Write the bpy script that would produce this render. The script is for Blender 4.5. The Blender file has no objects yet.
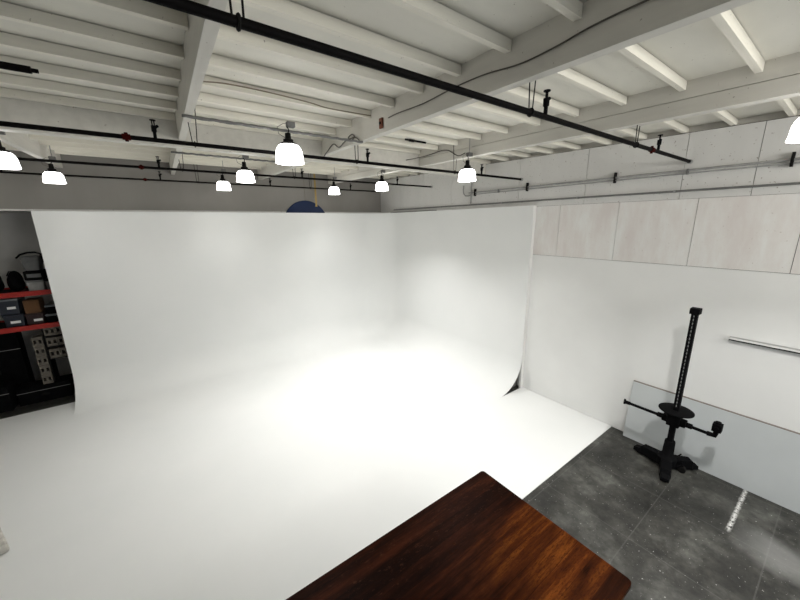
import bpy, bmesh, math, random
from mathutils import Vector, Matrix
random.seed(7)
C = bpy.context.scene.collection
SL = 0.022                       # the roof climbs gently towards the back wall
def zj(y): return 4.485 + SL*(y-1)      # underside of joists
def zb(y): return 4.29 + SL*(y-1)       # underside of beams

# ------------------------------------------------------------------ materials
def mat(name, col, rough=.6, metal=0.0, spec=.5):
    m = bpy.data.materials.new(name); m.use_nodes = True
    b = m.node_tree.nodes['Principled BSDF']
    b.inputs['Base Color'].default_value = (*col, 1)
    b.inputs['Roughness'].default_value = rough
    b.inputs['Metallic'].default_value = metal
    b.inputs['Specular IOR Level'].default_value = spec
    return m
def N(m, t, **kw):
    n = m.node_tree.nodes.new(t)
    for k, v in kw.items(): setattr(n, k, v)
    return n
def L(m, a, b): m.node_tree.links.new(a, b)
def coords(m, kind='Object', scale=(1,1,1)):
    tc = N(m, 'ShaderNodeTexCoord'); mp = N(m, 'ShaderNodeMapping')
    mp.inputs['Scale'].default_value = scale
    L(m, tc.outputs[kind], mp.inputs['Vector']); return mp.outputs['Vector']
def noise(m, vec, scale, detail=4, rough=.55):
    n = N(m, 'ShaderNodeTexNoise'); n.inputs['Scale'].default_value = scale
    n.inputs['Detail'].default_value = detail; n.inputs['Roughness'].default_value = rough
    L(m, vec, n.inputs['Vector']); return n.outputs['Fac']
def ramp(m, fac, stops):
    r = N(m, 'ShaderNodeValToRGB'); e = r.color_ramp.elements
    while len(e) < len(stops): e.new(.5)
    for i, (p, c) in enumerate(stops):
        e[i].position = p; e[i].color = (*c, 1) if len(c) == 3 else c
    L(m, fac, r.inputs['Fac']); return r.outputs['Color']
def mth(m, op, a, b=None, c=None):
    n = N(m, 'ShaderNodeMath', operation=op)
    for i, v in enumerate((a, b, c)):
        if v is None: continue
        if isinstance(v, (int, float)): n.inputs[i].default_value = v
        else: L(m, v, n.inputs[i])
    return n.outputs[0]
def mix(m, fac, a, b):
    n = N(m, 'ShaderNodeMix', data_type='RGBA')
    for s, v in ((n.inputs[0], fac), (n.inputs[6], a), (n.inputs[7], b)):
        if isinstance(v, (int, float)): s.default_value = v
        elif isinstance(v, tuple): s.default_value = (*v, 1)
        else: L(m, v, s)
    return n.outputs[2]
def bump(m, h, dist=.002, strength=.6):
    n = N(m, 'ShaderNodeBump'); n.inputs['Distance'].default_value = dist
    n.inputs['Strength'].default_value = strength
    L(m, h, n.inputs['Height']); L(m, n.outputs[0], m.node_tree.nodes['Principled BSDF'].inputs['Normal'])
def base(m, out): L(m, out, m.node_tree.nodes['Principled BSDF'].inputs['Base Color'])

def painted(name, col, var=.06, scale=(1,1,1), ns=3, specks=0.0, rough=.6, speck_col=(.18,.13,.09)):
    m = mat(name, col, rough)
    v = coords(m, 'Object', scale)
    lo = tuple(c*(1-var) for c in col); hi = tuple(min(1, c*(1+var*.6)) for c in col)
    c = ramp(m, noise(m, v, ns, 6), [(.3, lo), (.7, hi)])
    if specks:
        v2 = coords(m, 'Object', (1,1,1))
        f = ramp(m, noise(m, v2, 38, 2, .5), [(.74-specks, (0,0,0)), (.78-specks, (1,1,1))])
        c = mix(m, mth(m, 'MULTIPLY', f, .65), c, speck_col)
    base(m, c); return m

M = {}
M['cyc'] = mat('cyclorama_white_paint', (.80,.81,.80), .62, spec=.3)
v = coords(M['cyc']); base(M['cyc'], ramp(M['cyc'], noise(M['cyc'], v, .9, 3), [(.3,(.765,.775,.765)),(.7,(.795,.80,.79))]))
M['stud'] = painted('white_painted_stud', (.80,.79,.77), .05)
M['raw'] = painted('grey_raw_backing', (.16,.155,.15), .15)
M['wall'] = painted('white_painted_drywall', (.80,.80,.785), .03, ns=1.4)
M['wallback'] = mat('dark_gap_behind_panels', (.12,.11,.10), .9)
M['upper'] = painted('grey_white_upper_boards', (.66,.65,.63), .07, (1,1,.25), 2, .05)
M['alc'] = painted('grey_alcove_wall', (.5,.49,.47), .07)
M['backw'] = painted('warm_grey_back_wall', (.27,.255,.235), .12, (1,1,.4), 1.2)
# plywood panels: pinkish white with stains
p = M['ply'] = mat('pinkish_white_plywood', (.7,.67,.65), .65)
v = coords(p, 'Object', (1,1.6,.5)); v1 = coords(p)
c = ramp(p, noise(p, v, 2.4, 8, .65), [(.36,(.70,.655,.63)),(.52,(.75,.725,.70)),(.64,(.79,.785,.765))])
f = ramp(p, noise(p, v1, 30, 3, .6), [(.68,(0,0,0)),(.76,(1,1,1))])
c = mix(p, mth(p,'MULTIPLY',f,.45), c, (.34,.26,.21)); base(p, c)
# ceiling timber
M['joist'] = painted('cream_painted_joist', (.80,.77,.68), .08, (.25,3,3), 5, .012)
M['deck'] = painted('off_white_painted_roof_deck', (.76,.74,.665), .07, (.4,1,1), 3, .008)
M['beam'] = painted('grey_white_painted_beam', (.65,.63,.58), .08, (3,.3,3), 4, .015)
M['black'] = mat('matte_black_metal', (.0025,.0025,.003), .75, 0, .08)
M['pipe'] = painted('black_steel_pipe', (.004,.0035,.0035), .3, ns=20, rough=.6); M['pipe'].node_tree.nodes['Principled BSDF'].inputs['Specular IOR Level'].default_value = .05
M['iron'] = mat('dark_iron', (.008,.0075,.007), .7, 0, .12)
M['red'] = painted('dull_red_paint', (.040,.003,.002), .25, ns=20, rough=.8); M['red'].node_tree.nodes['Principled BSDF'].inputs['Specular IOR Level'].default_value = .05
M['rust'] = painted('rusty_brown_plate', (.20,.06,.03), .5, ns=30)
M['galv'] = painted('galvanised_grey_conduit', (.33,.33,.32), .2, ns=15, rough=.4)
M['galvd'] = painted('dark_grey_conduit', (.15,.15,.145), .2, ns=15, rough=.5)
M['cable'] = mat('dark_grey_cable', (.07,.062,.05), .6)
M['cableb'] = mat('tan_brown_cable', (.22,.18,.13), .6)
M['alu'] = mat('brushed_aluminium', (.55,.55,.55), .35, .7)
M['white'] = mat('white_plastic', (.75,.75,.74), .4)
M['board'] = painted('pale_blue_grey_laminate', (.54,.565,.57), .05, ns=2, rough=.35)
M['edge'] = painted('grey_brown_board_edge', (.24,.205,.18), .15, ns=9)
M['redbeam'] = mat('red_rack_beam', (.32,.012,.006), .4)
M['bag'] = painted('grey_fabric', (.12,.122,.12), .25, ns=8, rough=.85)
M['bagl'] = painted('light_grey_fabric', (.26,.26,.25), .3, ns=9, rough=.85)
M['blackf'] = painted('black_fabric', (.004,.004,.0045), .4, ns=8, rough=.9)
for k_ in ('blackf',): M[k_].node_tree.nodes['Principled BSDF'].inputs['Specular IOR Level'].default_value = .06
M['navy'] = mat('dark_navy_plastic', (.007,.010,.02), .35)
M['maroon'] = mat('dark_maroon_plastic', (.018,.005,.005), .35)
M['lid'] = mat('grey_translucent_lid', (.13,.14,.15), .35)
M['card'] = painted('brown_cardboard', (.10,.045,.014), .15, ns=6, rough=.85)
M['block'] = painted('beige_grey_block', (.13,.115,.095), .2, ns=10, rough=.9)
M['hole'] = mat('hole_shade_black', (.004,.004,.004), .9)
M['blue'] = mat('deep_blue_fabric', (.001,.016,.075), .6)
M['yellow'] = mat('yellow_ochre_strap', (.36,.25,.08), .7)
M['foam'] = painted('worn_pale_grey_foam', (.55,.53,.48), .3, ns=14, specks=.08)

m = M['slots'] = mat('slotted_strip_metal', (.3,.3,.3), .4)
v = coords(m); sz = N(m,'ShaderNodeSeparateXYZ'); L(m,v,sz.inputs[0])
base(m, mix(m, mth(m,'LESS_THAN', mth(m,'FRACT', mth(m,'MULTIPLY', sz.outputs[2], 20)), .5), (.008,.008,.009), (.22,.22,.22)))
# lamp shade glows
m = M['glow'] = mat('glowing_white_glass', (.9,.9,.88), .3)
b = m.node_tree.nodes['Principled BSDF']
b.inputs['Emission Color'].default_value = (1,.985,.95,1); b.inputs['Emission Strength'].default_value = 12.0

# concrete floor with tile joints, paint specks, a white paint streak
m = M['floor'] = mat('worn_dark_concrete', (.06,.06,.058), .5)
v = coords(m)
c = ramp(m, noise(m, v, 1.6, 8, .65), [(.36,(.011,.0108,.009)),(.5,(.029,.028,.024)),(.64,(.072,.072,.064))])
c2 = ramp(m, noise(m, v, 7, 8, .7), [(.35,(.4,.4,.4)),(.68,(1.8,1.8,1.8))])
mm = N(m,'ShaderNodeMix',data_type='RGBA',blend_type='MULTIPLY'); mm.inputs[0].default_value=.8
L(m,c,mm.inputs[6]); L(m,c2,mm.inputs[7]); c = mm.outputs[2]
br = N(m,'ShaderNodeTexBrick'); br.offset=0; br.inputs['Scale'].default_value=1
br.inputs['Mortar Size'].default_value=.006; br.inputs['Brick Width'].default_value=.93; br.inputs['Row Height'].default_value=.93
br.inputs['Color1'].default_value=(0,0,0,1); br.inputs['Color2'].default_value=(0,0,0,1); br.inputs['Mortar'].default_value=(1,1,1,1)
L(m, v, br.inputs['Vector'])
c = mix(m, mth(m,'MULTIPLY',br.outputs['Color'],.22), c, (.15,.15,.14))
sp = ramp(m, noise(m, v, 44, 3, .55), [(.68,(0,0,0)),(.71,(1,1,1))])
c = mix(m, mth(m,'MULTIPLY',sp,.75), c, (.5,.5,.48))
sx = N(m,'ShaderNodeSeparateXYZ'); L(m, v, sx.inputs[0])
def band(m, s, a, b_, soft):
    lo = N(m,'ShaderNodeMapRange'); lo.inputs[1].default_value=a-soft; lo.inputs[2].default_value=a+soft; L(m,s,lo.inputs[0])
    hi = N(m,'ShaderNodeMapRange'); hi.inputs[1].default_value=b_-soft; hi.inputs[2].default_value=b_+soft
    hi.inputs[3].default_value=1; hi.inputs[4].default_value=0; L(m,s,hi.inputs[0])
    return mth(m,'MULTIPLY',lo.outputs[0],hi.outputs[0])
wob = mth(m,'MULTIPLY', mth(m,'SUBTRACT', noise(m, v, 22, 6, .7), .5), .035)
yy = mth(m,'ADD', sx.outputs[1], wob)
st = mth(m,'MULTIPLY', band(m, sx.outputs[0], 4.72, 5.68, .05), band(m, yy, .292, .322, .012))
st = mth(m,'MULTIPLY', st, ramp(m, noise(m, v, 26, 6, .75), [(.43,(0,0,0)),(.50,(1,1,1))]))
c = mix(m, st, c, (.62,.62,.60))
yb = mth(m,'ADD', sx.outputs[0], mth(m,'MULTIPLY', mth(m,'SUBTRACT', noise(m, v, 2.2, 3), .5), .5))
sm = mth(m,'MULTIPLY', band(m, yb, 4.5, 4.95, .12), band(m, sx.outputs[1], -1.6, .15, .15))
c = mix(m, mth(m,'MULTIPLY',sm,.42), c, (.34,.34,.33))
base(m, c)
r_ = ramp(m, noise(m, v, 4, 5), [(.3,(.38,.38,.38)),(.7,(.62,.62,.62))]); L(m, r_, m.node_tree.nodes['Principled BSDF'].inputs['Roughness'])
bump(m, noise(m, v, 25, 6), .003, .4)

# dark varnished planks, grain along x
m = M['wood'] = mat('dark_varnished_planks', (.05,.015,.005), .42, spec=.03)
v = coords(m, 'Object', (.6,6,1)); vo = coords(m)
g1 = noise(m, v, 2.4, 10, .72)
s2 = N(m,'ShaderNodeSeparateXYZ'); L(m, vo, s2.inputs[0])
wy = mth(m,'ADD', s2.outputs[1], mth(m,'MULTIPLY', mth(m,'SUBTRACT', noise(m, coords(m,'Object',(1,1,1)), 1.1, 3), .5), .05))
pl = mth(m,'FLOOR', mth(m,'MULTIPLY', wy, 7.3))
wn = N(m,'ShaderNodeTexWhiteNoise', noise_dimensions='1D'); L(m, pl, wn.inputs['W'])
dark = ramp(m, g1, [(.3,(.004,.001,.0005)),(.5,(.018,.0045,.0015)),(.72,(.048,.012,.004))])
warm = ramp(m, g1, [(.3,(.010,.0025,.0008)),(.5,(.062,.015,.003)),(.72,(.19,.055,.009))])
# warmer, more orange area near the free end
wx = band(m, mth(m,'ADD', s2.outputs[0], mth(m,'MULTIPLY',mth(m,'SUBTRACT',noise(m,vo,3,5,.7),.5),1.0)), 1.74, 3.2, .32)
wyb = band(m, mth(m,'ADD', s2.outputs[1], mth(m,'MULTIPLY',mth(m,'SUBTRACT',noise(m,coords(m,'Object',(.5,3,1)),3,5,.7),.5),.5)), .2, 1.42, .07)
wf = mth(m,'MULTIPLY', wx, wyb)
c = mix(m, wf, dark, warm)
seam = mth(m,'FRACT', mth(m,'MULTIPLY', wy, 7.3))
sf = mth(m,'LESS_THAN', seam, .03)
c = mix(m, mth(m,'MULTIPLY',sf,.5), c, (.004,.0015,.001))
pv = mth(m,'ADD', mth(m,'MULTIPLY', wn.outputs['Value'], .9), .45)
hm = N(m,'ShaderNodeMix',data_type='RGBA',blend_type='MULTIPLY'); hm.inputs[0].default_value=1
cmb = N(m,'ShaderNodeCombineColor')
for i in range(3): L(m, pv, cmb.inputs[i])
L(m, c, hm.inputs[6]); L(m, cmb.outputs[0], hm.inputs[7]); c = hm.outputs[2]
scr = ramp(m, noise(m, coords(m,'Object',(3,9,1)), 6, 8, .8), [(.56,(0,0,0)),(.64,(1,1,1))])
far = band(m, s2.outputs[1], 1.55, 1.95, .08)
c = mix(m, mth(m,'MULTIPLY', mth(m,'MULTIPLY',scr,far), .5), c, (.09,.035,.018))
dsc = ramp(m, noise(m, coords(m,'Object',(4,12,1)), 7, 8, .8), [(.52,(0,0,0)),(.60,(1,1,1))])
c = mix(m, mth(m,'MULTIPLY', mth(m,'MULTIPLY',dsc,wf), .75), c, (.02,.005,.002))
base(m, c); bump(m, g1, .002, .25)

# ------------------------------------------------------------------ mesh helpers
def box(bm, x0, x1, y0, y1, z0, z1):
    v = [bm.verts.new((x,y,z)) for z in (z0,z1) for (x,y) in ((x0,y0),(x1,y0),(x1,y1),(x0,y1))]
    for f in ((3,2,1,0),(4,5,6,7),(0,1,5,4),(1,2,6,5),(2,3,7,6),(3,0,4,7)): bm.faces.new([v[i] for i in f])
    return v
def sbox(bm, x0, x1, y0, y1, f0, f1):            # box whose z follows functions of y
    v = box(bm, x0, x1, y0, y1, 0, 1)
    for i, w in enumerate(v): w.co.z = (f0 if i < 4 else f1)(w.co.y)
def xshear(bm, y0=3.0, k=.02):
    for w in bm.verts: w.co.x += k*(w.co.y-y0)
def frame(d):
    d = d.normalized(); a = Vector((0,0,1)) if abs(d.z) < .9 else Vector((1,0,0))
    u = d.cross(a).normalized(); return u, d.cross(u).normalized()
def tube(bm, pts, r, n=10, r2=None):
    pts = [Vector(p) for p in pts]; rings = []
    for i, p in enumerate(pts):
        d = (pts[min(i+1,len(pts)-1)] - pts[max(i-1,0)])
        u, w = frame(d)
        if rings:  # keep the frame from twisting
            u = (pu - d.normalized()*pu.dot(d.normalized())).normalized(); w = d.normalized().cross(u)
        pu = u
        rr = r if r2 is None else r + (r2-r)*i/(len(pts)-1)
        rings.append([bm.verts.new(p + (u*math.cos(2*math.pi*k/n) + w*math.sin(2*math.pi*k/n))*rr) for k in range(n)])
    for a, b_ in zip(rings, rings[1:]):
        for k in range(n): bm.faces.new((a[k], a[(k+1)%n], b_[(k+1)%n], b_[k]))
    bm.faces.new(rings[0][::-1]); bm.faces.new(rings[-1])
def lathe(bm, prof, c=(0,0,0), n=28, closed=False):
    rings = []
    for r, z in prof:
        rings.append([bm.verts.new((c[0]+max(r,1e-4)*math.cos(2*math.pi*k/n), c[1]+max(r,1e-4)*math.sin(2*math.pi*k/n), c[2]+z)) for k in range(n)])
    for a, b_ in zip(rings, rings[1:]):
        for k in range(n): bm.faces.new((a[k], a[(k+1)%n], b_[(k+1)%n], b_[k]))
    if closed: bm.faces.new(rings[0][::-1]); bm.faces.new(rings[-1])
def obj(name, bm, m, parent=None, smooth=False, bevel=0, loc=None, rot=None):
    bmesh.ops.recalc_face_normals(bm, faces=bm.faces)
    me = bpy.data.meshes.new(name); bm.to_mesh(me); bm.free()
    me.materials.append(m)
    if smooth:
        for p_ in me.polygons: p_.use_smooth = True
    o = bpy.data.objects.new(name, me); C.objects.link(o)
    if parent: o.parent = parent
    if loc: o.location = loc
    if rot: o.rotation_euler = rot
    if smooth == 'auto':
        md = o.modifiers.new('es','EDGE_SPLIT'); md.split_angle = math.radians(35)
    if bevel:
        md = o.modifiers.new('bv','BEVEL'); md.width = bevel; md.segments = 2; md.limit_method = 'ANGLE'
    return o
def tag(o, label, cat, group=None, kind=None):
    if label: o['label'] = label
    if cat: o['category'] = cat
    if group: o['group'] = group
    if kind: o['kind'] = kind
    return o
def thing(name, label, cat, loc=(0,0,0), rz=0, group=None):
    o = bpy.data.objects.new(name, None); C.objects.link(o); o.empty_display_size = .1
    o.location = loc; o.rotation_euler = (0,0,rz); return tag(o, label, cat, group)
def struct(name, label=None):
    o = bpy.data.objects.new(name, None); C.objects.link(o); o['kind'] = 'structure'
    if label: o['label'] = label
    return o
def copy_tree(o, parent=None):
    c_ = o.copy(); C.objects.link(c_)
    if parent: c_.parent = parent
    for ch in list(o.children): copy_tree(ch, c_)
    return c_
def B(): return bmesh.new()
def bx(name, m, d, parent=None, bevel=0, **k):
    b_ = B(); box(b_, *d); return obj(name, b_, m, parent, bevel=bevel, **k)
def tb(name, m, pts, r, parent=None, n=10, r2=None):
    b_ = B(); tube(b_, pts, r, n, r2); return obj(name, b_, m, parent, smooth='auto')

XW = 5.78; XL = -4.5; YF = -3.6; YU = 8.95; YB = 10.3; YC = 8.65

# ------------------------------------------------------------------ the shell
fl = bx('floor', M['floor'], (XL-.2, XW+.2, YF-.2, YB+.2, -.15, 0)); tag(fl, 'worn dark concrete floor with paint specks', None, kind='structure')

ce = struct('ceiling', 'white painted timber roof deck with joists')
b_ = B(); sbox(b_, XL, XW+.1, YF-.15, YU+.1, lambda y: zj(y)+.075, lambda y: zj(y)+.2); obj('roof_deck', b_, M['deck'], ce)
BX = [(-1.40,-1.32), (.345,.41), (2.12,2.20), (3.95,4.06)]
bays = [(-3.1,-1.40), (-1.32,.345), (.41,2.12), (2.20,3.946), (4.06,XW+.088)]
for bi, (x0, x1) in enumerate(bays):
    for k in range(-3, 17):
        if bi == 0 and k < 12: continue
        y = 1.13 + .463*k
        b_ = B(); sbox(b_, x0, x1-.005, y-.002, y+.042, lambda t: zj(t), lambda t: zj(t)+.070)
        for w in b_.verts:
            if not (bi == 4 and w.co.x > 5): w.co.x += .02*(y+.02-3.0)
        obj('joist', b_, M['joist'], ce)

wr = struct('wall_right', 'white wall with plywood panels above a long drywall face')
b_ = B(); sbox(b_, XW+.02, XW+.25, YF-.2, YB, lambda y: 0, lambda y: zj(y)-.002); obj('wall_core', b_, M['wallback'], wr)
b_ = B(); sbox(b_, XW+.09, XW+.25, YF-.2, YB, lambda y: zj(y), lambda y: zj(y)+.2); obj('rim_board', b_, M['beam'], wr)
bx('lower_drywall', M['wall'], (XW, XW+.03, YF, YB, 0, 2.776), wr)
ys = [YF, -2.36, -1.435, -.51, .415, 1.34, 2.265, 3.19, 4.115, 5.04, 5.965, 6.89, 7.8, YU]
for a, c_ in zip(ys, ys[1:]):
    bx('plywood_panel', M['ply'], (XW, XW+.03, a+.003, c_-.003, 2.782, 3.66), wr)
ys = [YF, -2.9, -1.6, -.36, .87, 1.55, 2.8, 4.05, 5.3, 5.86, 6.84, 7.9, YU]
for a, c_ in zip(ys, ys[1:]):
    b_ = B(); sbox(b_, XW, XW+.03, a+.003, c_-.003, lambda y: 3.664, lambda y: zj(y)-.012); obj('upper_board', b_, M['upper'], wr)

wb = struct('wall_back', 'warm grey upper back wall above the backdrop')
b_ = B(); sbox(b_, XL, XW, YU, YU+.14, lambda y: 3.72, lambda y: zj(y)+.08); obj('upper_wall', b_, M['backw'], wb)
bx('bottom_trim', M['upper'], (XL, XW, YU-.012, YU+.14, 3.69, 3.722), wb)
bx('alcove_wall', M['alc'], (XL, XW, YB, YB+.12, 0, 3.72), wb)
bx('alcove_soffit', M['alc'], (XL, XW, YU+.14, YB+.12, 3.70, 3.78), wb)
wl = bx('wall_left', M['wall'], (XL-.15, XL, YF-.2, YB, 0, 4.9)); wl['kind'] = 'structure'
wf_ = struct('wall_front')
DX0, DX1, DZ = 0.6, 4.9, 3.3
bx('wall_panel', M['wall'], (XL, DX0, YF-.15, YF, 0, 4.55), wf_)
bx('wall_panel', M['wall'], (DX1, XW+.2, YF-.15, YF, 0, 4.55), wf_)
bx('wall_panel', M['wall'], (DX0, DX1, YF-.15, YF, DZ, 3.42), wf_)
bx('wall_panel', M['wall'], (DX0, 2.3, YF-.15, YF, 3.42, 4.55), wf_)
bx('wall_panel', M['wall'], (2.3, DX1, YF-.15, YF, 4.22, 4.55), wf_)

# ------------------------------------------------------------------ beams
labs = ['narrow white roof beam at far left, seen beyond the cross beam',
        'white roof beam left of the nearest hanging lamp, running towards the back wall',
        'deep white roof beam in the middle with a dark cable along its face',
        'deep white roof beam nearest the right wall, with a lengthwise board seam']
BO = []
for i, ((x0, x1), lb) in enumerate(zip(BX, labs)):
    t = thing('roof_beam', lb, 'ceiling beam', (0,0,0), group='roof beams running front to back')
    if i < 3:
        b_ = B(); sbox(b_, x0, x1, YF, YU, zb, lambda y: zj(y)+.075); xshear(b_); obj('beam_timber', b_, M['beam'], t)
    else:
        b_ = B(); sbox(b_, x0, x1, YF, YU, zb, lambda y: zb(y)+.125); xshear(b_); obj('beam_timber', b_, M['beam'], t)
        b_ = B(); sbox(b_, x0-.004, x1, YF, YU, lambda y: zb(y)+.130, lambda y: zj(y)+.075); xshear(b_); obj('beam_timber', b_, M['beam'], t)
    BO.append(t)
b_ = B(); box(b_, XL, XW, 4.885, 5.02, 4.298, zj(4.88)+.07)
tag(obj('cross_beam', b_, M['beam']), 'long white cross beam spanning the room side to side under the roof beams', 'ceiling beam')

# ------------------------------------------------------------------ cyclorama
cy = thing('cyclorama', 'huge curved white photo studio backdrop wall sweeping into a white floor', 'backdrop', (0,0,0))
XC = 5.69; R_ = .68; XLc = -1.70; ZT = 3.68; YR = 3.65; z0 = .012
path = []                         # (point on wall line, inward normal)
for i in range(13): path.append((Vector((XLc+(XC-R_-XLc)*i/12, YC, 0)), Vector((0,-1,0))))
for i in range(1, 13):
    a = math.pi/2*i/12; path.append((Vector((XC-R_+R_*math.sin(a), YC-R_+R_*math.cos(a), 0)), Vector((-math.sin(a),-math.cos(a),0))))
for i in range(1, 11): path.append((Vector((XC, YC-R_-(YC-R_-YR)*i/10, 0)), Vector((-1,0,0))))
prof = [(R_-R_*math.sin(math.pi/2*j/20)*1.0, R_-R_*math.cos(math.pi/2*j/20)) for j in range(21)] + [(0, R_+(ZT-R_)*j/6) for j in range(1,7)]
b_ = B(); cols = []
for p_, n_ in path: cols.append([b_.verts.new((p_.x+n_.x*o_, p_.y+n_.y*o_, z_+z0*(1-min(1,z_/R_)))) for o_, z_ in prof])
for a, c_ in zip(cols, cols[1:]):
    for j in range(len(prof)-1): b_.faces.new((a[j], c_[j], c_[j+1], a[j+1]))
# flat painted floor in the same skin
bmesh.ops.remove_doubles(b_, verts=b_.verts, dist=1e-4)
def q(x0, x1, y0, y1): b_.faces.new([b_.verts.new((x,y,z0)) for x,y in ((x0,y0),(x1,y0),(x1,y1),(x0,y1))])
q(XLc, XC-R_, YR, YC-R_)
q(XL+.01, XLc, YR, YC-.02)
q(XL+.01, XC-R_, 1.93, YR)
q(XC-R_, XW-.005, 1.93, YR)
me = bpy.data.meshes.new('coved_wall')
# orient: walls face inward, floor up
for f in b_.faces:
    f.normal_update(); cc = f.calc_center_median()
    want = Vector((2-cc.x, 4-cc.y, 2.5-cc.z)) if cc.z > z0+.001 else Vector((0,0,1))
    if f.normal.dot(want) < 0: f.normal_flip()
b_.to_mesh(me); b_.free(); me.materials.append(M['cyc']); me.materials.append(M['raw'])
for p_ in me.polygons: p_.use_smooth = True
cv = bpy.data.objects.new('coved_wall', me); C.objects.link(cv); cv.parent = cy
md = cv.modifiers.new('s','SOLIDIFY'); md.thickness = .011; md.offset = -1; md.material_offset = 0
md = cv.modifiers.new('e','EDGE_SPLIT'); md.split_angle = math.radians(40)
# framing seen at the open end and behind
bx('end_stud', M['stud'], (XC+.013, XW-.002, YR-.004, YR+.04, 0, ZT), cy)
bx('top_plate', M['stud'], (XC+.012, XW-.002, YR+.04, YC+.1, ZT-.04, ZT), cy)
bx('top_plate', M['stud'], (XLc, XC, YC+.012, YC+.1, ZT-.04, ZT), cy)
# curved plywood rib closing the end behind the skin
def rib(name, along):
    bb = B(); pts = [(R_-R_*math.sin(math.pi/2*j/16), R_-R_*math.cos(math.pi/2*j/16)) for j in range(17)]
    vs = []
    for k in (0, 1):
        ring = []
        for o_, z_ in pts: ring.append((o_-.014, z_)) 
        ring += [(-.014, ZT-.05), (-.075, ZT-.05), (-.075, 0.0)]
        if along == 'x': vs.append([bb.verts.new((XC-o_, YR+.12+.02*k, max(z_,.0))) for o_, z_ in ring])
        else: vs.append([bb.verts.new((XLc+.06+.02*k, YC-o_, max(z_,.0))) for o_, z_ in ring])
    bb.faces.new(vs[0]); bb.faces.new(vs[1])
    n = len(vs[0])
    for i in range(n): bb.faces.new((vs[0][i], vs[0][(i+1)%n], vs[1][(i+1)%n], vs[1][i]))
    return obj(name, bb, M['raw'], cy)
rib('curved_rib', 'x'); rib('curved_rib', 'y')

# ------------------------------------------------------------------ pendant lamps
def make_lamp(x, y, z, top, label, power):
    r = .141 if label.startswith('largest') else .131
    t = thing('pendant_lamp', label, 'pendant lamp', (x,y,z), group='dome pendant lamps under the roof')
    h_ = .19/.2*r/.141; b_ = B(); lathe(b_, [(r*1.0,0),(r*1.0,.012),(r*.965,.03),(r*.95,.07*h_),(r*.92,.11*h_),(r*.83,.15*h_),(r*.68,.178*h_),(r*.45,.193*h_),(.03,.196*h_)])
    s = obj('lamp_shade', b_, M['glow'], t, smooth=True)
    md = s.modifiers.new('s','SOLIDIFY'); md.thickness = .006; md.offset = -1
    q_ = .2*(1-h_); b_ = B(); lathe(b_, [(.001,.196-q_),(.092,.180-q_),(.098,.187-q_),(.07,.205-q_),(.05,.21-q_),(.05,.235-q_),(.03,.245-q_),(.028,.285),(.012,.29),(.001,.29)])
    obj('shade_cap', b_, M['iron'], t, smooth='auto')
    tb('hook', M['iron'], [(0,0,.285),(.012,0,.30),(.012,0,.325),(0,0,.34),(0,0,.36)], .006, t)
    bx('junction_box', M['galvd'], (-.005,.075,-.03,.03,.345,.395), t, bevel=.004)
    b_ = B(); tube(b_, [(.035,0,.395),(.035,0,top-z)], .006, 8); obj('stem', b_, M['galv'], t)
    b_ = B(); tube(b_, [(-.02,0,.235),(-.09,0,.27),(-.10,0,.33),(-.04,0,.37),(0,0,.372)], .003, 6); obj('power_cord', b_, M['cable'], t, smooth=True)
    b_ = B(); lathe(b_, [(.001,.0),(.03,.006),(.042,.03),(.04,.06),(.022,.10),(.018,.13),(.018,.19)], n=20)
    obj('bulb', b_, M['glow'], t, smooth=True)
    ld = bpy.data.lights.new('lamp_light','AREA'); ld.shape = 'DISK'; ld.size = .22; ld.energy = power
    ld.color = (1,.992,.975); ld.spread = math.radians(108)
    lo = bpy.data.objects.new('lamp_light', ld); C.objects.link(lo); lo.parent = t; lo.location = (0,0,-.012)
    return t
LAMPW = 75
lamps = [
 (1.24,3.63,4.015,'largest glowing dome lamp, nearest of the middle row, left of the rusty beam bracket'),
 (1.246,5.72,4.038,'middle row dome lamp, second nearest, left of the largest lamp'),
 (1.246,7.69,4.081,'small far dome lamp of the middle row, nearest the back wall, left of two'),
 (3.60,7.60,4.081,'smallest dome lamp, in front of the blue disc near the back wall'),
 (3.862,5.92,4.042,'dome lamp hanging above the curved backdrop corner'),
 (3.866,3.61,3.992,'dome lamp hanging before the right wall conduits'),
 (-1.165,7.69,4.081,'dome lamp of the left row, farther back, beside the dark alcove'),
 (-1.232,5.66,4.037,'dome lamp partly cut off at the left picture edge'),
 (3.72,.31,3.919,'dome lamp partly cut off at the right picture edge')]
POW = [13, 22, 5, 10, 50, 25, 3, 6, 48]
for l, pw in zip(lamps, POW): make_lamp(l[0], l[1], l[2], (zj(l[1])+.07 if l[0] not in (1.24,1.246) or l[1] > 7 else l[2]+.40), l[3], pw)

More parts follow.
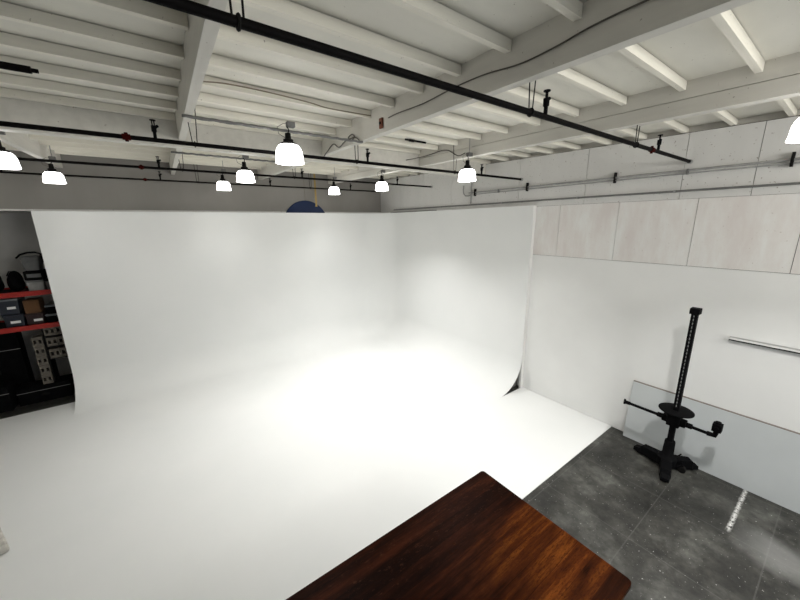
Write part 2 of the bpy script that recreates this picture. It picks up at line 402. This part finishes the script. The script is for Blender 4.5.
# ------------------------------------------------------------------ sprinkler pipes
def pipe(y, z, x0, x1, r, label, couplings, heads, rods, cap=True):
    t = thing('sprinkler_pipe', label, 'pipe', (0,y,z), group='black sprinkler pipes across the room')
    tb('pipe_run', M['pipe'], [(x0,0,0),(x1,0,0)], r, t, 14)
    for x in couplings:
        b_ = B(); tube(b_, [(x-.03,0,0),(x+.03,0,0)], r*1.35, 14); tube(b_, [(x,0,-r*1.9),(x,0,r*1.9)], .014, 8)
        obj('coupling', b_, M['red'], t, smooth='auto')
    for x in heads:
        b_ = B(); tube(b_, [(x,0,r*.5),(x,0,.07)], .014, 10); tube(b_, [(x,0,.07),(x,0,.12)], .021, 10)
        tube(b_, [(x-.008,0,.12),(x-.008,0,.165)], .006, 6); tube(b_, [(x+.008,0,.12),(x+.008,0,.165)], .006, 6)
        tube(b_, [(x,0,.163),(x,0,.17)], .024, 12)
        tube(b_, [(x,0,.10),(x+.035,0,.125)], .012, 8)
        h = obj('sprinkler_head', b_, M['black'], t, smooth='auto')
    for x, dx in rods:
        top = zj(y)+.07 - z
        b_ = B(); tube(b_, [(x+.02,0,r*.8),(x+.02+dx,0,top)], .0045, 6); tube(b_, [(x-.02,0,r*.8),(x-.02-dx,0,top)], .0045, 6)
        n = 12; tube(b_, [(x, (r+.004)*math.cos(a), (r+.004)*math.sin(a)) for a in [math.pi*2*i/n+.01 for i in range(n+1)]], .006, 6)
        obj('hanger', b_, M['iron'], t)
    if cap:
        b_ = B(); tube(b_, [(x1-.05,0,0),(x1,0,0)], r*1.45, 14); obj('end_cap', b_, M['galv'], t, smooth='auto')
    return t
pipe(1.49, 4.125, XL+.02, XW-.02, .0195, 'thick black sprinkler pipe nearest the camera, crossing the whole ceiling', [4.42], [2.38, 4.6], [(.36,.01), (2.2,.03), (4.0,.03)])
pipe(3.97, 4.165, XL+.02, XW-.03, .019, 'second nearest black sprinkler pipe, passing behind the largest lamp', [-.08], [.13, 2.38, 4.6], [(.44,.03), (2.22,.005), (3.97,.02)])
pipe(6.55, 4.26, XL+.02, XW-.02, .018, 'third black sprinkler pipe, beyond the cross beam', [-.02], [.2, 2.45, 4.7], [(.5,.02), (2.3,.01), (4.3,.01)])
pipe(8.55, 4.295, XL+.02, 5.55, .016, 'black sprinkler pipe farthest back, closest to the back wall', [.0], [-1.9, .25, 2.4, 4.55], [(.9,.01), (3.4,.01)])

t = thing('pipe_stub', 'short black pipe end under the joists at the upper left picture edge', 'pipe', (0,3.05,4.3))
b_ = B(); tube(b_, [(-1.3,0,0),(-.45,0,0)], .02, 12); tube(b_, [(-.45,0,0),(-.42,0,0)], .012, 12); obj('pipe_run', b_, M['pipe'], t, smooth='auto')
tb('hanger', M['iron'], [(-1.0,0,.015),(-1.0,0,zj(3.05)+.072-4.3)], .005, t, 6)

# ------------------------------------------------------------------ ceiling conduits, cables
def conduit(y, x0, x1, label, z=None):
    z = z if z is not None else zb(y) - .013
    b_ = B(); n = 60
    tube(b_, [(x0+(x1-x0)*i/n, y, z+.003*math.sin(i*1.7)) for i in range(n+1)], .013, 8)
    tube(b_, [(x0+(x1-x0)*i/n, y+.024, z+.004*math.sin(i*.9)) for i in range(n+1)], .007, 8)
    return tag(obj('lamp_conduit', b_, M['galvd'], smooth=True), label, 'conduit')
conduit(3.69, .34, 2.15, 'grey conduit and cable feeding the largest dome lamp')
conduit(5.785, .34, 2.15, 'grey conduit under the beams feeding the second nearest middle lamp')
def cable(name, pts, r, m, label):
    # smooth Catmull-Rom
    P = [Vector(p) for p in pts]; out = []
    for i in range(len(P)-1):
        p0, p1, p2, p3 = P[max(i-1,0)], P[i], P[i+1], P[min(i+2,len(P)-1)]
        for k in range(6):
            s = k/6; out.append(.5*((2*p1)+(p2-p0)*s+(2*p0-5*p1+4*p2-p3)*s*s+(3*p1-p0-3*p2+p3)*s**3))
    out.append(P[-1]); b_ = B(); tube(b_, out, r, 6)
    return tag(obj(name, b_, m, smooth=True), label, 'cable')
def on2(pts): return [(2.107+.02*(y-3), y, z) for y, z in pts]      # along the middle beam
def on3(pts): return [(3.934+.02*(y-3), y, z) for y, z in pts]
CABPTS = [(3.69,4.87,4.45)] + [(3.9,4.86,4.50)] + on3([(4.75,4.515),(4.5,4.52),(4.3,4.53),(4.12,4.51),(3.95,4.42),(3.86,4.39),(3.74,4.41)])
cable('electric_cable', on2([(3.08,4.45),(2.9,4.45),(2.5,4.43),(2.11,4.44),(1.8,4.43),(1.51,4.395),(1.265,4.40),(1.05,4.42),(.77,4.42),(.2,4.40),(-.6,4.42)]), .005, M['cable'], 'dark cable running along the face of the deep middle beam')
cable('electric_cable', [(.42,3.30,4.50),(.52,3.33,4.525),(.66,3.30,4.53),(.95,3.28,4.525),(1.36,3.33,4.527),(1.58,3.39,4.53),(1.85,3.37,4.527),(2.07,3.36,4.53)], .006, M['cableb'], 'brown cable sagging along a joist left of the middle beam')
cable('electric_cable', [(1.98,3.69,4.34)] + on2([(3.72,4.35),(3.82,4.41),(3.95,4.39),(4.0,4.44),(3.9,4.46),(3.85,4.42),(4.08,4.42),(4.28,4.38),(4.45,4.45),(4.65,4.40),(4.8,4.35)]), .007, M['cable'], 'loose loop of dark cable on the middle beam near the largest lamp')
cable('electric_cable', CABPTS, .007, M['cable'], 'dark cable swagged along the cross beam towards the lamp before the right wall')
t = thing('beam_bracket', 'rusty red bracket on the face of the middle beam', 'bracket', (2.112,3.22,4.43))
bx('plate', M['rust'], (-.012,.007,-.028,.028,-.05,.05), t, bevel=.003); bx('bolt', M['iron'], (-.022,-.011,-.012,.012,-.012,.012), t)
b_ = B(); tube(b_, [(3.22,4.27,zj(4.27)+.052),(3.62,4.27,zj(4.27)+.052)], .014, 8); tube(b_, [(3.3,4.27,zj(4.27)+.05),(3.38,4.27,zj(4.27)+.05)], .02, 8)
tag(obj('pipe_nipple', b_, M['black'], smooth='auto'), 'short black fitting under the joists between the two deep beams', 'fitting')

# wall conduits
def wall_run(z, y0, y1, r, m, label, clamps, extra=None):
    t = thing('wall_conduit', label, 'conduit', (XW-.03, 0, z))
    b_ = B(); tube(b_, [(0,y0,0),(0,y1,0)], r, 10)
    obj('conduit_run', b_, m, t, smooth='auto')
    for y in clamps:
        bx('clamp', M['iron'], (-.03, .028, y-.012, y+.012, -.075, .075), t, bevel=.003)
    return t
t = wall_run(4.02, -3.4, 5.3, .014, M['galv'], 'upper grey conduit on the right wall held by black clamps', [5.12, 3.85, 2.36, .6, -1])
tb('conduit_run', M['galv'], [(-.0,-3.4,-.038),(0,5.15,-.038)], .009, t, 8)
for y in (4.5, 1.5): bx('clamp_strap', M['galvd'], (-.016,.028,y-.01,y+.01,-.05,.018), t)
b_ = B(); tube(b_, [(0,5.46,.17),(0,5.47,.08),(0,5.46,.0),(0,5.40,-.055),(0,5.3,-.06),(0,5.24,-.04),(0,5.2,0)], .013, 8); obj('conduit_bend', b_, M['galv'], t, smooth=True)
t = wall_run(3.765, -3.4, 8.2, .014, M['galvd'], 'lower dark grey conduit on the right wall just above the backdrop top', [])
for y in (7.4,6.2,4.4,2.9,1.6,.3): bx('clamp_strap', M['galv'], (-.015,.028,y-.012,y+.012,-.018,.018), t)
tag(tb('riser_conduit', M['galv'], [(XW-.028,5.235,3.785),(XW-.028,5.235,zj(5.2)-.02)], .012), 'short vertical grey conduit joining the two wall conduits behind a lamp', 'conduit')
cable('electric_cable', [(5.70,8.3,3.69),(5.70,7.7,3.688),(5.71,7.0,3.69),(5.70,6.3,3.688)], .009, M['cable'], 'dark strip for the shaded gap on top of the backdrop near its corner')  # dark tube stands in for the shaded gap along the backdrop top

# blue disc, strap
t = thing('folding_disc', 'deep blue round disc mostly hidden behind the backdrop top', 'disc', (3.37,8.917,3.385))
b_ = B(); n = 48
prof_ = [(.001,.012),(.58,.012),(.60,.02),(.616,.012),(.616,-.012),(.60,-.02),(.58,-.012),(.001,-.012)]
lathe(b_, prof_, n=n); bmesh.ops.rotate(b_, verts=b_.verts, cent=(0,0,0), matrix=Matrix.Rotation(math.pi/2,3,'X'))
obj('disc_cloth', b_, M['blue'], t, smooth='auto')
b_ = B(); tube(b_, [(.61*math.cos(a),0,.61*math.sin(a)) for a in [2*math.pi*i/48 for i in range(49)]], .012, 8); obj('disc_rim', b_, M['blue'], t, smooth=True)
tb('hanging_cord', M['cableb'], [(0,0,.615),(0,0,zj(8.9)+.075-3.385)], .003, t, 6)
b_ = B(); box(b_, 3.52,3.565,8.60,8.604,3.86,zj(8.6)+.07); box(b_, 3.515,3.57,8.595,8.61,3.84,3.87)
tag(obj('hanging_strap', b_, M['yellow']), 'narrow yellow strap hanging in front of the blue disc', 'strap')

# ------------------------------------------------------------------ table
t = thing('wooden_table', 'large dark reddish brown plank table in the foreground with scratched varnish', 'table', (1.21,1.28,0))
b_ = B(); n = 5; rc = .035; pts = []
X0, X1, Y0, Y1 = -1.32, 1.325, -.722, .718
for cx, cyy, a0 in ((X1-rc,Y1-rc,0),(X0+rc,Y1-rc,90),(X0+rc,Y0+rc,180),(X1-rc,Y0+rc,270)):
    for i in range(n+1):
        a = math.radians(a0+90*i/n); pts.append((cx+rc*math.cos(a), cyy+rc*math.sin(a)))
lo = [b_.verts.new((x,y,.705)) for x,y in pts]; hi = [b_.verts.new((x,y,.75)) for x,y in pts]
b_.faces.new(hi); b_.faces.new(lo[::-1])
for i in range(len(pts)): b_.faces.new((lo[i], lo[(i+1)%len(pts)], hi[(i+1)%len(pts)], hi[i]))
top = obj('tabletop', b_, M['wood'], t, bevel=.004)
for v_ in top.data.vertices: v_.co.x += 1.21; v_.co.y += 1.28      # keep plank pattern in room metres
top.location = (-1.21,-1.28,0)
for sx_ in (-1,1):
    for sy_ in (-1,1):
        cx, cyy = sx_*1.18, sy_*.58
        bx('leg', M['wood'], (cx-.04,cx+.04,cyy-.04,cyy+.04,0,.705), t, bevel=.004)
b_ = B()
for sy_ in (-1,1): box(b_, -1.14,1.14,sy_*.58-.012,sy_*.58+.012,.60,.705)
for sx_ in (-1,1): box(b_, sx_*1.18-.012,sx_*1.18+.012,-.54,.54,.60,.705)
obj('apron', b_, M['wood'], t)

# ------------------------------------------------------------------ camera column stand
t = thing('camera_stand', 'tall black studio camera column stand with round tray and cross arm on three feet', 'camera stand', (5.36,1.07,0))
b_ = B(); box(b_, -.036,.036,-.032,.032,.14,2.27)
obj('column', b_, M['black'], t, bevel=.006)
b_ = B()
box(b_, -.0375,-.035,-.0045,.0045,.94,2.22); obj('slotted_strip', b_, M['slots'], t)
bx('column_cap', M['black'], (-.055,.055,-.05,.05,2.235,2.31), t, bevel=.006)
b_ = B(); lathe(b_, [(.001,.06),(.11,.06),(.11,.16),(.08,.2),(.065,.22),(.06,.40),(.055,.42),(.001,.42)], n=20); obj('base_hub', b_, M['black'], t, smooth='auto')
for tx, ty in ((.07,.40),(.272,-.27),(-.39,-.10)):
    d = Vector((tx,ty,0)); u = d.normalized(); w = Vector((-u.y,u.x,0)); ln = d.length
    b_ = B(); secs = []
    for s, hw, zt in ((0,.075,.17),(.3,.062,.15),(ln*.8,.055,.095),(ln,.048,.075)):
        secs.append([b_.verts.new(u*s + w*a + Vector((0,0,z))) for a, z in ((-hw,.025),(hw,.025),(hw*.85,zt),(-hw*.85,zt))])
    for a, c_ in zip(secs, secs[1:]):
        for i in range(4): b_.faces.new((a[i],a[(i+1)%4],c_[(i+1)%4],c_[i]))
    b_.faces.new(secs[0]); b_.faces.new(secs[-1])
    lg = obj('foot', b_, M['black'], t, bevel=.006)
    b_ = B(); lathe(b_, [(.001,0),(.03,0),(.03,.026),(.001,.026)], c=tuple(u*(ln-.06)), n=16); obj('rubber_pad', b_, M['black'], lg)
b_ = B(); tube(b_, [(.02,-.17,.045),(.07,-.17,.045)], .045, 18); obj('caster', b_, M['iron'], t, smooth='auto')
b_ = B(); tube(b_, [(.0,-.09,.045),(.045,-.17,.13)], .02, 8); tube(b_, [(.045,-.17,.13),(.045,-.17,.06)], .012, 8); obj('caster_fork', b_, M['black'], t)
tb('brake_lever', M['iron'], [(.03,-.08,.18),(.07,-.13,.25)], .008, t, 6)
b_ = B(); box(b_, -.07,.07,-.07,.07,.66,.82); box(b_, -.05,.05,-.13,.13,.69,.78); obj('carriage', b_, M['black'], t, bevel=.01)
b_ = B(); lathe(b_, [(.001,.875),(.185,.875),(.192,.88),(.192,.888),(.185,.892),(.001,.892)], n=40); obj('round_tray', b_, M['black'], t, smooth='auto')
b_ = B(); tube(b_, [(0,0,.82),(0,0,.876)], .05, 14); obj('tray_bracket', b_, M['black'], t)
arm = tb('cross_arm', M['black'], [(0,.54,.735),(0,-.36,.725)], .02, t, 12)
b_ = B(); tube(b_, [(0,.53,.735),(0,.60,.735)], .026, 12); tube(b_, [(0,.60,.70),(0,.60,.775)], .014, 8); obj('arm_end_clamp', b_, M['black'], arm, smooth='auto')
tb('arm_collar', M['black'], [(0,-.12,.73),(0,-.19,.73)], .035, arm, 12)
tb('arm_collar', M['black'], [(0,.12,.735),(0,.19,.735)], .033, arm, 12)
b_ = B(); tube(b_, [(0,-.34,.725),(0,-.41,.73),(0,-.42,.80)], .03, 12); box(b_, -.045,.045,-.465,-.375,.80,.90); tube(b_, [(-.06,-.42,.85),(.06,-.42,.85)], .022, 10); tube(b_, [(0,-.42,.90),(0,-.42,.925)], .03, 12)
obj('pan_head', b_, M['black'], t, smooth='auto')

# ------------------------------------------------------------------ leaning board
b_ = B(); hgt = .93; th = .018
fx0, fx1 = XW-.115, XW-.006-.018
t = thing('leaning_board', 'long pale grey board leaning on its side against the right wall behind the camera stand', 'board', (fx0,-.15,0))
vs = []
for yy_ in (-1.2, 1.87):
    vs.append([b_.verts.new(p_) for p_ in ((0,yy_,.001),(th,yy_,.001),(fx1-fx0+th,yy_,hgt),(fx1-fx0,yy_,hgt))])
for i in range(4): b_.faces.new((vs[0][i],vs[0][(i+1)%4],vs[1][(i+1)%4],vs[1][i]))
b_.faces.new(vs[0]); b_.faces.new(vs[1][::-1]); obj('board_panel', b_, M['board'], t)
b_ = B(); box(b_, fx1-fx0-.001,fx1-fx0+th+.002,-1.2,1.87,hgt,hgt+.012); e_ = obj('board_edge', b_, M['edge'], t); e_['label'] = 'grey-brown raw top edge'

# wall rail
t = thing('wall_rail', 'slim silver metal rail fixed to the right wall beyond the camera stand', 'rail', (XW,-.7,1.9))
b_ = B(); box(b_, -.05,0,-1.6,1.475,-.006,.016); obj('rail_channel', b_, M['white'], t, bevel=.002)
b_ = B(); box(b_, -.054,-.0505,-1.6,1.475,-.010,.004); obj('rail_lip', b_, M['iron'], t)
b_ = B(); box(b_, -.008,-.001,-1.6,1.475,.017,.034); obj('wall_flange', b_, M['alu'], t)

# ------------------------------------------------------------------ alcove: red rack and its load
YFt = 9.05
t = thing('storage_rack', 'tall storage rack with red beams in the dark alcove at far left', 'rack', (-2.6,YFt,0))
for x in (-1.35, 1.25):
    for y in (0, .75):
        bx('upright', M['black'], (x-.03,x+.03,y,y+.04,0,2.6), t)
for z in (2.19, 1.54):
    f_ = bx('shelf_beam', M['redbeam'], (-1.38,1.28,-.045,-.001,z-.045,z+.045), t); f_['label'] = 'red beam'
    bx('shelf_beam', M['redbeam'], (-1.38,1.28,.791,.82,z-.045,z+.045), t)
    bx('shelf_deck', M['black'], (-1.38,1.28,.0,.79,z-.01,z+.012), t)
def bin_(x0, x1, z0_, z1_, body, lid, label, y=YFt+.05, d=.45, tagw=None):
    t = thing('storage_bin', label, 'bin', ((x0+x1)/2, y, z0_), group='bins on the red rack')
    w = (x1-x0)/2
    b_ = B(); v = box(b_, -w, w, 0, d, 0, z1_-z0_-.03)
    for i in range(4): v[i].co.x *= .9
    obj('bin_body', b_, body, t, bevel=.01)
    bx('lid', lid, (-w-.006,w+.006,-.01,d+.01,z1_-z0_-.035,z1_-z0_), t, bevel=.006)
    if tagw: bx('paper_label', M['white'], (tagw[0],tagw[1],-.006,-.001,(z1_-z0_)*.35,(z1_-z0_)*.35+.045), t)
bin_(-2.50,-2.24,1.555,1.81,M['navy'],M['navy'],'dark navy bin with white label, lower one at left of the red rack',tagw=(-.05,.08))
bin_(-2.53,-2.26,1.815,2.11,M['navy'],M['lid'],'navy bin with pale grey lid stacked on a darker bin at far left',tagw=(-.02,.09))
bin_(-2.22,-1.98,1.555,1.79,M['maroon'],M['maroon'],'dark maroon bin with white label under a brown box',tagw=(-.02,.10))
bin_(-1.95,-1.70,1.555,1.74,M['blackf'],M['lid'],'low black bin with grey lid beside the backdrop edge')
bin_(-1.93,-1.68,1.745,1.92,M['blackf'],M['lid'],'black bin with grey lid, topmost beside the backdrop edge')
t = thing('cardboard_box', 'plain brown cardboard box on a maroon bin', 'box', (-2.10,YFt+.05,1.795))
bx('box_body', M['card'], (-.105,.105,0,.35,0,.25), t, bevel=.004); bx('flap', M['card'], (-.105,.105,0,.17,.25,.256), t)
bin_(-2.09,-1.86,2.205,2.42,M['bagl'],M['bag'],'light grey bin on the upper red shelf',d=.4)
bin_(-1.84,-1.62,2.205,2.42,M['bag'],M['blackf'],'small dark grey bin on the upper shelf against the backdrop edge',d=.4)
t = thing('equipment_case', 'low black case with grey stripe between light bin and grey bag', 'case', (-1.97,YFt+.05,2.425))
bx('case_body', M['blackf'], (-.13,.13,0,.38,0,.17), t, bevel=.012); bx('stripe', M['bag'], (-.09,.10,-.004,0,.05,.12), t)
t = thing('carry_bag', 'grey fabric bag with black arched handle on top of the rack load', 'bag', (-1.97,YFt+.05,2.60))
b_ = B(); v = box(b_, -.12,.12,0,.32,0,.27)
for i in range(4): v[i].co.x *= .82
for i in range(4,8): v[i].co.x *= 1.08
obj('bag_body', b_, M['bag'], t, bevel=.03)
b_ = B(); tube(b_, [(-.16,-.02,.25),(-.10,-.02,.31),(0,-.02,.345),(.10,-.02,.345),(.17,-.02,.31),(.19,-.02,.15)], .016, 8); obj('handle', b_, M['blackf'], t, smooth=True)
for xx, zz, w, h, lb in ((-2.58,2.205,.17,.46,'slumped black bag on the upper red shelf at left picture edge'),(-2.27,2.205,.12,.40,'black bag on the upper shelf beside the light grey bin')):
    b_ = B(); bmesh.ops.create_uvsphere(b_, u_segments=20, v_segments=12, radius=1)
    for v_ in b_.verts:
        c0 = v_.co.copy(); s = 1+.08*math.sin(c0.x*5+c0.z*3)
        v_.co = Vector((c0.x*w*s*.85*(1+.25*(c0.z<0)*(-c0.z)), c0.y*.2, (c0.z+1)*h/2))
    t = thing('black_bag', lb, 'bag', (xx,YFt+.3,zz)); obj('bag_body', b_, M['blackf'], t, smooth=True)
    tb('strap', M['blackf'], [(-.07,-.12,h*.8),(-.03,-.12,h*1.0),(.04,-.12,h*.97),(.07,-.12,h*.78)], .01, t, 6)
# cases on the alcove floor
def case(x0,x1,y0,y1,z0_,z1_,label):
    t = thing('road_case', label, 'case', ((x0+x1)/2,(y0+y1)/2,z0_)); w=(x1-x0)/2; d=(y1-y0)/2; h=z1_-z0_
    bx('case_body', M['blackf'], (-w,w,-d,d,0,h), t, bevel=.008)
    b_ = B(); box(b_, -w-.002,w+.002,-d-.004,-d+.01,h*.72,h*.72+.012); obj('metal_trim', b_, M['galvd'], t)
    b_ = B(); box(b_, -.06,.06,-d-.012,-d,h*.4,h*.5); obj('handle', b_, M['iron'], t)
case(-3.3,-2.66,8.95,9.45,0,.48,'black road case with grey trim on the alcove floor at left picture edge')
case(-2.6,-1.85,9.06,9.46,0,.34,'black road case under the column of hollow blocks')
case(-1.8,-1.41,9.06,9.46,0,.34,'black road case mostly hidden behind the backdrop edge')
case(-3.3,-2.5,9.5,9.8,.0,1.45,'tall black case standing at the back of the rack')
# hollow blocks
def block(x, y, z, w, h, label, group, d=.19):
    t = thing('hollow_block', label, 'block', (x,y,z), group=group)
    b_ = B(); hw = w*.13; zs = (0, h*.3, h*.7, h)
    xs = (-w/2, -w/4-hw, -w/4+hw, w/4-hw, w/4+hw, w/2)
    for i in range(5):
        for j in range(3):
            if i in (1,3) and j == 1: continue
            box(b_, xs[i], xs[i+1], 0, d, zs[j], zs[j+1])
    bmesh.ops.remove_doubles(b_, verts=b_.verts, dist=1e-5)
    o = obj('block_body', b_, M['block'], t)
    bx('hole_shade_plate', M['hole'], (xs[1]-.002, xs[4]+.002, d*.7, d*.75, zs[1]-.002, zs[2]+.002), t)  # black plate stands in for the shade inside the holes
    return t
names = ['bottom','second from bottom','middle','fourth from bottom','topmost']
for k in range(5):
    block(-2.155+.004*(k%2), 9.10, .342+k*.196, .145, .19, f'beige hollow block with two holes, {names[k]} of the narrow column', 'column of hollow blocks')
t = thing('block_shelf', 'low black shelf unit holding rows of hollow blocks behind the backdrop edge', 'shelf', (-1.66,9.08,0))
for z in (.845,1.095,1.315): bx('shelf', M['black'], (-.385,.235,0,.34,z-.018,z), t)
for x in (-.397,.235): bx('side_panel', M['black'], (x,x+.012,.02,.34,.345,1.485), t)
rows = ['lower','middle','top']
for j, z in enumerate((.846,1.096,1.316)):
    for i in range(3):
        block(-1.955+i*.16, 9.09, z, .155, .175 if j else .19, f'beige hollow block, {["left","centre","right"][i]} of the {rows[j]} shelf row beside the backdrop', 'hollow blocks on the black shelf')

# block of foam at the lower left edge
t = thing('foam_block', 'worn pale grey foam block poking in at the lower left picture edge', 'foam block', (-1.745,4.80,.013), rz=math.radians(22))
b_ = B(); box(b_, -.5,0,0,.55,0,.09); 
obj('foam_body', b_, M['foam'], t, bevel=.02)
b_ = B(); lathe(b_, [(.001,.0),(.018,.0),(.018,.003),(.001,.003)], c=(-.06,.12,.0895), n=14); obj('grommet', b_, M['iron'], t)

# ------------------------------------------------------------------ light, camera
w = bpy.data.worlds.new('World'); bpy.context.scene.world = w; w.use_nodes = True
w.node_tree.nodes['Background'].inputs[0].default_value = (.86,.93,1,1)
w.node_tree.nodes['Background'].inputs[1].default_value = 1.0
wd = struct('window_unseen')  # unseen window behind the camera, put in to light the joist faces
for d_ in ((2.3,DX1,YF-.1,YF-.03,3.42,3.46),(2.3,DX1,YF-.1,YF-.03,4.18,4.22),(2.3,2.34,YF-.1,YF-.03,3.46,4.18),(DX1-.04,DX1,YF-.1,YF-.03,3.46,4.18),(3.58,3.62,YF-.1,YF-.03,3.46,4.18)):
    bx('window_frame', M['stud'], d_, wd)
ld = bpy.data.lights.new('unseen_window_daylight','AREA'); ld.shape='RECTANGLE'; ld.size=DX1-2.4; ld.size_y=.75; ld.energy=210; ld.color=(1,.98,.93)
lo = bpy.data.objects.new('unseen_window_daylight', ld); C.objects.link(lo); lo.location=((DX1+2.3)/2, YF-.25, 3.82); lo.rotation_euler=(math.radians(97),0,0)
# unseen door opening behind the camera, put in to bring daylight
ld = bpy.data.lights.new('unseen_door_daylight','AREA'); ld.shape='RECTANGLE'; ld.size=DX1-DX0; ld.size_y=DZ; ld.energy=40; ld.color=(.90,.96,1)
lo = bpy.data.objects.new('unseen_door_daylight', ld); C.objects.link(lo); lo.location=((DX0+DX1)/2, YF-.3, DZ/2); lo.rotation_euler=(math.radians(90),0,0)

cam = bpy.data.cameras.new('Camera'); co = bpy.data.objects.new('Camera', cam); C.objects.link(co)
cam.sensor_width = 36; cam.lens = 14.8864; cam.clip_start = .02
Rv = Vector((0.80861476,-0.58820822,-0.01238023)); Uv = Vector((0.14358555,0.17689445,0.97369992)); Fv = Vector((0.5705483,0.78912575,-0.22749767))
mt = Matrix((( Rv.x,Uv.x,-Fv.x,0),(Rv.y,Uv.y,-Fv.y,0),(Rv.z,Uv.z,-Fv.z,3.4),(0,0,0,1)))
co.matrix_world = mt
S = bpy.context.scene; S.camera = co
S.view_settings.view_transform = 'Standard'; S.view_settings.look = 'None'
S.view_settings.exposure = -0.25; S.view_settings.gamma = 1
try: S.view_settings.use_curve_mapping = False
except Exception: pass
